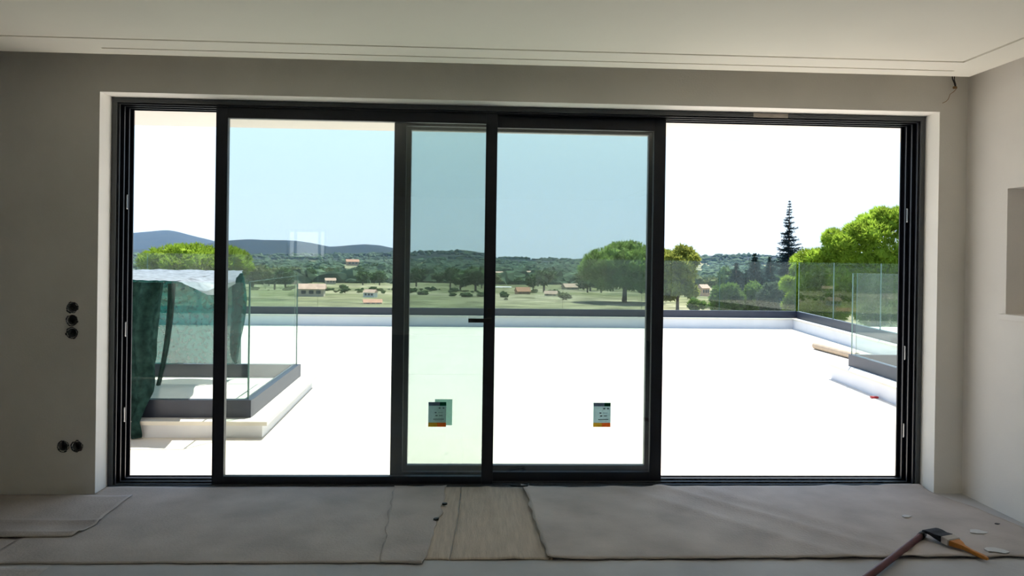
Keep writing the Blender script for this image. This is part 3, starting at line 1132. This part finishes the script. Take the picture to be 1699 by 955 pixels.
# right-hand pine, close to the terrace
def big_pine():
    rng = np.random.default_rng(11)
    r = 40.
    s = r / F_PX
    c = lambda x, y, dr=0: at(x, y, r + dr)
    g = c(1455, 440)
    base = (g[0], g[1], ground_at(g))
    e = empty('pine_tree', base)
    tag(e, 'big bright green pine behind the corner of the terrace, tallest beside the frame', 'tree')
    cl_ = []
    spots = [(1450, 385, 30), (1478, 372, 28), (1430, 395, 26), (1400, 405, 24), (1388, 398, 18), (1415, 385, 20), (1440, 368, 18), (1462, 362, 16), (1490, 362, 22), (1510, 375, 30), (1535, 390, 34), (1560, 410, 34),
             (1378, 422, 20), (1350, 428, 16), (1332, 432, 15), (1322, 445, 14), (1400, 430, 26), (1430, 430, 30), (1465, 425, 32), (1500, 420, 34), (1370, 450, 24), (1340, 458, 20), (1330, 480, 18), (1322, 495, 15), (1345, 490, 22),
             (1385, 470, 28), (1420, 468, 30), (1455, 470, 32), (1500, 470, 34), (1365, 508, 22), (1395, 505, 26), (1430, 510, 28), (1470, 512, 30), (1520, 510, 34), (1330, 515, 16), (1310, 470, 12), (1315, 505, 12), (1545, 450, 36), (1360, 470, 18), (1405, 445, 22), (1372, 488, 24), (1350, 512, 22), (1410, 488, 26), (1440, 450, 26), (1440, 490, 28), (1480, 490, 30), (1480, 448, 28), (1510, 445, 30), (1345, 472, 18), (1380, 520, 26), (1450, 520, 28), (1500, 525, 30)]
    for x, y, q in spots:
        for dd in (-1, 1):
            p = c(x + rng.normal(0, 4), y + rng.normal(0, 3), dd * (1.1 + .5 * rng.random()) * (1 if y > 380 else .5))
            rr = q * s * .74
            cl_.append((p, (rr, rr, rr * .85)))
    crown('crown', e, cl_, 330, .20, 5, .11, .42, rng, m=M_PINE, upbias=.55, core=.5)
    tp = c(1450, 430)
    trunk(e, base, tp, .35, .18, [c(1400, 430), c(1500, 420), c(1470, 390)])


big_pine()


def pine(px0, px1, ytop, ybot, r, label, seed, m, n=34, per=120, size=.3, crad=.2, gy=None, lower=-.35):
    rng = np.random.default_rng(seed)
    p0, p1 = at(px0, (ytop + ybot) / 2, r), at(px1, (ytop + ybot) / 2, r)
    cx = (p0 + p1) / 2
    wd = np.linalg.norm(p1 - p0) / 2
    zt, zb = at((px0 + px1) / 2, ytop, r)[2], at((px0 + px1) / 2, ybot, r)[2]
    c = np.array([cx[0], cx[1], (zt + zb) / 2])
    R = (wd, wd, (zt - zb) / 2)
    base = (cx[0], cx[1], ground_at(cx))
    e = empty('pine_tree', base)
    tag(e, label, 'tree')
    cl_ = ellipsoid_clumps(c, np.array(R) * .96, n, wd * crad, rng, lower)
    crown('crown', e, cl_, per, size, 5, .14, .5, rng, m=m, upbias=.35, core=.8)
    trunk(e, base, (c[0], c[1], zb + .4 * (zt - zb)), wd * .055, wd * .03, [(c[0] + wd * .45, c[1], c[2]), (c[0] - wd * .45, c[1] - wd * .2, c[2]), (c[0], c[1] + wd * .4, c[2])])
    return e


pine(222, 428, 402, 470, 60, 'wide flat-topped pine rising behind the netted glass box', 21, M_PINE3, 80, 150, .26, .17, lower=-.6)
pine(955, 1120, 398, 492, 112, 'round dark pine standing alone in the meadow behind the middle panel', 22, M_PINE2, 80, 140, .50, .19, lower=-.8)


def leafy(name, px0, px1, ytop, ybot, r, label, seed, m, n=26, per=110, size=.3, crad=.3, width=.3, cat='shrub', group=None):
    rng = np.random.default_rng(seed)
    p0, p1 = at(px0, (ytop + ybot) / 2, r), at(px1, (ytop + ybot) / 2, r)
    cx = (p0 + p1) / 2
    wd = np.linalg.norm(p1 - p0) / 2
    zt, zb = at((px0 + px1) / 2, ytop, r)[2], at((px0 + px1) / 2, ybot, r)[2]
    g = ground_at(cx)
    c = np.array([cx[0], cx[1], (zt + zb) / 2])
    e = empty(name, (cx[0], cx[1], g))
    tag(e, label, cat, group)
    cl_ = ellipsoid_clumps(c, (wd, wd, (zt - zb) / 2), n, wd * crad, rng, -.9)
    crown('crown', e, cl_, per, size, 3, width, .7, rng, m=m, upbias=.2, core=.85)
    m_ = MB()
    m_.tube([(cx[0], cx[1], g), (cx[0], cx[1], c[2])], [wd * .07, wd * .04], 7)
    m_.build('trunk', M_BARK, e, True)
    return e


leafy('leafy_tree', 1082, 1168, 404, 508, 95, 'yellow-green leafy tree just past the round pine', 31, M_OLIVE, 60, 120, .42, .24, cat='tree')
leafy('shrub', 1174, 1238, 468, 530, 52, 'light green shrub below the dark cedar, on its open side', 32, M_SHRUB, 22, 120, .22)
leafy('shrub', 1220, 1286, 464, 530, 54, 'light green shrub below the cedar, next to the grey bush', 33, M_SHRUB, 22, 120, .22)
leafy('shrub', 1256, 1312, 466, 530, 50, 'dull grey-green bush at the foot of the fir', 34, M_GREYL, 20, 120, .2)
leafy('shrub', 1140, 1172, 494, 516, 60, 'small low shrub on the pale meadow', 36, M_SHRUB, 12, 90, .2)


def conifer(name, px, ytop, ybase, wpx, r, label, seed, m, levels=26, droop=.25, lean=0., leaders=((0, 0, 1.),), spray=.32):
    rng = np.random.default_rng(seed)
    top = at(px, ytop, r)
    g = ground_at(top)
    zb = at(px, ybase, r)[2]
    e = empty(name, (top[0], top[1], g))
    tag(e, label, 'tree')
    vs_, fs_, base = [], [], 0
    W = wpx * r / F_PX
    for lx, ly, hs in leaders:
        ox, oy = top[0] + lx * W, top[1] + ly * W
        zt = zb + (top[2] - zb) * hs
        for lv in range(levels):
            q = (lv + .5 * rng.random()) / levels
            z = zt - (zt - zb) * q
            rad = W * (.02 + .98 * q ** 1.15) * hs * (.6 + .55 * rng.random())
            nb = 5 + int(5 * q)
            for b in range(nb):
                a = rng.random() * 2 * math.pi
                L = rad * (.6 + .5 * rng.random())
                ns = max(4, int(L / .16))
                t = np.linspace(.1, 1, ns)
                bx = ox + math.cos(a) * L * t
                by = oy + math.sin(a) * L * t
                bz = z - droop * L * t ** 1.5 + .12 * L * t ** 3 + .05 * L * rng.normal(0, 1)
                pos = np.stack([bx, by, bz], 1)
                nn = np.tile(np.array([math.cos(a), math.sin(a), -.15]), (ns, 1))
                v = tufts(pos, nn, np.full(ns, spray) * (.35 + .65 * min(1, 2.2 * q)) * (1.15 - .5 * t), 5, .15, .5, rng)
                vs_.append(v)
                fs_.append(np.arange(len(v)).reshape(-1, 3) + base)
                base += len(v)
    obj('crown', np.concatenate(vs_), np.concatenate(fs_).tolist(), m, e)
    for lx, ly, hs in leaders:
        ox, oy = top[0] + lx * W, top[1] + ly * W
        zt = zb + (top[2] - zb) * hs
        MB().tube([(ox, oy, g), (ox, oy, (g + zt) / 2), (ox, oy, zt)], [W * .09, W * .06, .02], 8).build('trunk', M_BARK, e, True)
    return e


conifer('fir_tree', 1310, 332, 470, 33, 80, 'tall slim dark fir pointing above all other trees', 41, M_FIR, 30, .05, spray=.42)
conifer('cedar_tree', 1252, 420, 505, 62, 74, 'low spreading blue-green cedar between the meadow and the fir', 42, M_CEDAR, 26, .30, leaders=((0, 0, 1.), (-.40, .2, .80), (.45, .1, .93)), spray=.6)

# valley trees: alike rounded trees, each its own object
vsrc = []
for sd in range(4):
    rng = np.random.default_rng(60 + sd)
    cl_ = ellipsoid_clumps((0, 0, .62), (.42, .42, .36), 9, .2, rng, -.6)
    v, f = crown_mesh(cl_, 26, .13, 3, .35, .6, rng, core=.95, upbias=.2)
    tb_ = MB().tube([(0, 0, -.1), (0, 0, .5)], [.04, .03], 6)
    nv = len(v)
    V_ = np.concatenate([v, np.array(tb_.v)])
    F_ = f.tolist() + [tuple(i + nv for i in q) for q in tb_.f]
    mi = [0] * len(f) + [1] * len(tb_.f)
    me = bpy.data.meshes.new('valley_tree')
    me.from_pydata(V_.tolist(), [], F_)
    me.materials.append([M_VTREE, M_VTREE2, M_VTREE, M_VTREE][sd])
    me.materials.append(M_BARK)
    me.polygons.foreach_set('material_index', np.array(mi, np.int32))
    me.update()
    vsrc.append(me)
rng = np.random.default_rng(77)
HOUSE_SPOTS = []
NT = 0
TREE_AT = []


def roomy(x, y, h):
    return all((x - a) ** 2 + (y - b) ** 2 > (.62 * (h + c)) ** 2 for a, b, c in TREE_AT)


def px_of(p):
    d = np.array(p) - CAM
    z = d @ AX_F
    return 849.5 + F_PX * (d @ AX_R) / z


REGION = [(-9e9, 225, 'behind the net'), (225, 358, 'in the gap beside the netted box'), (358, 500, 'behind the glass box'),
          (500, 655, 'in the clear half of the front panel'), (655, 805, 'where the panes overlap'), (805, 970, 'left of the round pine'),
          (970, 1100, 'around the round pine'), (1100, 1215, 'between the yellow-green tree and the cedar'), (1215, 1330, 'behind cedar and fir'), (1330, 9e9, 'behind the big pine')]


def valley_tree(x, y, h, k, low=False):
    o = bpy.data.objects.new('scrub_bush' if low else 'valley_tree', vsrc[k])
    COL.objects.link(o)
    o.location = (x, y, ground_at((x, y)) - (.28 if low else .1) * h)
    o.scale = (h * (.9 + .5 * rng.random()), h * (.9 + .5 * rng.random()), h * (.8 + .35 * rng.random()) * (.75 if low else 1))
    o.rotation_euler = (0, 0, rng.random() * 6.28)
    px = px_of((x, y, -10))
    where = [w_ for a_, b_, w_ in REGION if a_ <= px < b_][0]
    dist = math.hypot(x - CAM[0], y - CAM[1])
    colr = 'olive' if k == 1 else 'dark green'
    if low:
        tag(o, 'low %s scrub bush %s' % (colr, where), 'bush', 'scrub in the field')
    else:
        tag(o, '%s %s valley tree %s' % ('mid-distance' if dist < 450 else 'faraway small', colr, where), 'tree', 'trees dotted over the valley floor')


# ------------------------------------------------------------------ houses in the valley
M_HW = [mat('house_cream', (.46, .38, .28), .9), mat('house_white', (.62, .60, .56), .9), mat('house_peach', (.50, .30, .19), .9)]
M_RT = mat('roof_tiles', (.36, .17, .10), .9, var=.2, scale=1.5)
M_RP = mat('roof_tiles_pale', (.42, .27, .20), .9, var=.2, scale=1.5)
M_HWIN = mat('house_window', (.03, .035, .04), .3)


def on_land(px, py):
    """where the sight line through a pixel meets the ground"""
    lo = 60.
    for r in np.geomspace(60, 3200, 700):
        p = at(px, py, r)
        if ground_at(p) >= p[2]:
            return r
    return 2500.


def house(px0, px1, ybase, wall_px, roof_px, label, wm_, rm_, turn=.2, depth=.7):
    r = on_land((px0 + px1) / 2, ybase)
    c = at((px0 + px1) / 2, ybase, r)
    wd = (px1 - px0) * r / F_PX
    wall_h, roof_h = wall_px * r / F_PX, roof_px * r / F_PX
    e = empty('house', c)
    tag(e, label, 'house')
    hw, hd = wd / 2, wd * depth / 2
    ct, st_ = math.cos(turn), math.sin(turn)
    T = lambda x, y, z: (c[0] + x * ct - y * st_, c[1] + x * st_ + y * ct, c[2] + z)
    lowz = ground_at(c) - c[2] - 2
    b = box_v((-hw, -hd, lowz), (hw, hd, wall_h))
    obj('wall', [T(*q) for q in b], [tuple(q) for q in BOXF], wm_, e)
    ov = .06 * wd
    rv = [(-hw - ov, -hd - ov, wall_h), (hw + ov, -hd - ov, wall_h), (hw + ov, hd + ov, wall_h), (-hw - ov, hd + ov, wall_h), (-hw - ov, 0, wall_h + roof_h), (hw + ov, 0, wall_h + roof_h)]
    obj('roof', [T(*q) for q in rv], [(0, 3, 2, 1), (0, 1, 5, 4), (2, 3, 4, 5), (1, 2, 5), (3, 0, 4)], rm_, e)
    for k in (-.55, .05, .6):
        ww = .09 * wd
        b = box_v((k * hw - ww, -hd - .03, wall_h * .42), (k * hw + ww, -hd + .05, wall_h * .82))
        obj('window', [T(*q) for q in b], [tuple(q) for q in BOXF], M_HWIN, e)
    HOUSE_SPOTS.append((c[0], c[1], wd))


house(497, 537, 492, 13, 8, 'cream house with pink roof seen past the end of the netted glass box', M_HW[0], M_RP, .1)
house(575, 594, 440, 6, 4, 'peach house high on the wooded slope', M_HW[2], M_RT, .3)
house(605, 624, 493, 8, 5, 'small white house left of the first stile, low in the valley', M_HW[1], M_RP, -.3)
house(604, 632, 505, 4, 5, 'low shed with orange roof close behind the far glass', M_HW[2], M_RT, .2)
house(818, 834, 456, 4, 2, 'distant white house beside the handle stile', M_HW[1], M_RP, 0)
house(822, 847, 480, 4, 1, 'long flat white building low beside the handle stile', M_HW[1], M_HW[1], .1, .4)
house(856, 878, 488, 5, 7, 'house with a bright terracotta roof behind the middle panel', M_HW[2], M_RT, .25)
house(904, 924, 492, 5, 5, 'house with pale terracotta roof between the terracotta roof and the round pine', M_HW[0], M_RP, -.2)
house(934, 958, 481, 5, 6, 'pink-roofed house just left of the round pine', M_HW[0], M_RP, .3)
house(1158, 1175, 491, 13, 6, 'orange-walled house beside the yellow-green tree', M_HW[2], M_RP, .5)
house(1182, 1203, 477, 6, 6, 'house with terracotta roof half hidden left of the cedar', M_HW[0], M_RT, -.2)
house(1147, 1161, 440, 3, 2, 'tiny white house on the far ridge above the meadow', M_HW[1], M_RP, 0)
house(738, 750, 468, 4, 3, 'faint white house among trees behind both panes', M_HW[1], M_RP, .2)
house(868, 884, 455, 3, 3, 'distant pale house in the woods behind the middle panel', M_HW[0], M_RP, .1)
house(690, 706, 462, 4, 3, 'pale house in the woods right of the wide stile', M_HW[0], M_RT, .3)
house(540, 556, 470, 5, 4, 'pale house among trees above the cream one', M_HW[0], M_RP, .3)


def free_of_houses(x, y, r):
    for hx, hy, wd in HOUSE_SPOTS:
        hr = math.hypot(hx - CAM[0], hy - CAM[1])
        ha = math.atan2(hx - CAM[0], hy - CAM[1])
        a = math.atan2(x - CAM[0], y - CAM[1])
        if (r < hr + wd and r > hr * .55 and abs(a - ha) * hr < wd * .9) or math.hypot(x - hx, y - hy) < wd * 1.1 + 14:
            return False
    return True


while NT < 250:
    r = 190 * (1130 / 190) ** rng.random()
    az = -24 + 50 * rng.random()
    x, y = CAM[0] + r * math.sin(math.radians(az)), CAM[1] + r * math.cos(math.radians(az))
    if mnoise.noise((x * .012, y * .012, 9)) < -.22 or not free_of_houses(x, y, r):
        continue
    h_ = 4.2 + 4.0 * rng.random() + r * .003
    if not roomy(x, y, h_ * 1.25):
        continue
    TREE_AT.append((x, y, h_ * 1.25))
    valley_tree(x, y, h_, int(rng.integers(0, 4)))
    NT += 1
NT = 0
while NT < 90:
    r = 100 + 140 * rng.random()
    az = -17 + 24 * rng.random()
    x, y = CAM[0] + r * math.sin(math.radians(az)), CAM[1] + r * math.cos(math.radians(az))
    if not free_of_houses(x, y, r) or mnoise.noise((x * .03, y * .03, 5)) < -.15:
        continue
    h_ = .7 + 2.0 * rng.random() ** 1.5
    if not roomy(x, y, h_ * 1.25):
        continue
    TREE_AT.append((x, y, h_ * 1.25))
    valley_tree(x, y, h_, int(rng.integers(0, 3)), True)
    NT += 1

# unbroken woodland farther out
wv, wf, base = [], [], 0
cnt = 0
while cnt < 11000:
    r = 380 * (3300 / 380) ** (rng.random() ** .75)
    az = -36 + 72 * rng.random()
    x, y = CAM[0] + r * math.sin(math.radians(az)), CAM[1] + r * math.cos(math.radians(az))
    if mnoise.noise((x * .004, y * .004, 2)) < -.28:
        continue
    cnt += 1
    z = land_z(az, r)
    if z < -50 or not free_of_houses(x, y, r):
        continue
    hh = (2.2 + 3.6 * rng.random()) * (1 + r / 3500)
    if r < 1250 and not roomy(x, y, hh * 2.6):
        continue
    iv, fv = ICO2 if r < 1300 else ICO1
    iv = iv * (1 + .22 * rng.normal(0, 1, (len(iv), 1))) * np.array([hh * (.8 + .8 * rng.random()), hh * .8, hh * .75]) + np.array([x, y, z + hh * .3])
    wv.append(iv)
    wf.append(fv + base)
    base += len(iv)
wd_ = obj('woodland', np.concatenate(wv), np.concatenate(wf).tolist(), M_WOODS)
tag(wd_, 'dense dark green woodland covering the far slopes', 'woodland', kind='stuff')

# ------------------------------------------------------------------ sea haze over the valley
HAZE = 1
if HAZE:
    m, t, p, o_ = new_mat('haze')
    t.nodes.remove(p)
    vsn = t.nodes.new('ShaderNodeVolumeScatter')
    vsn.inputs['Color'].default_value = (.36, .60, 1, 1)
    vsn.inputs['Density'].default_value = 0.42e-4
    vsn.inputs['Anisotropy'].default_value = .0
    t.links.new(vsn.outputs[0], o_.inputs['Volume'])
    hz = box('haze', (-9000, 150, -120), (9000, 10500, 420), m)
    tag(hz, 'pale blue summer haze hanging over the valley', 'haze', kind='stuff')
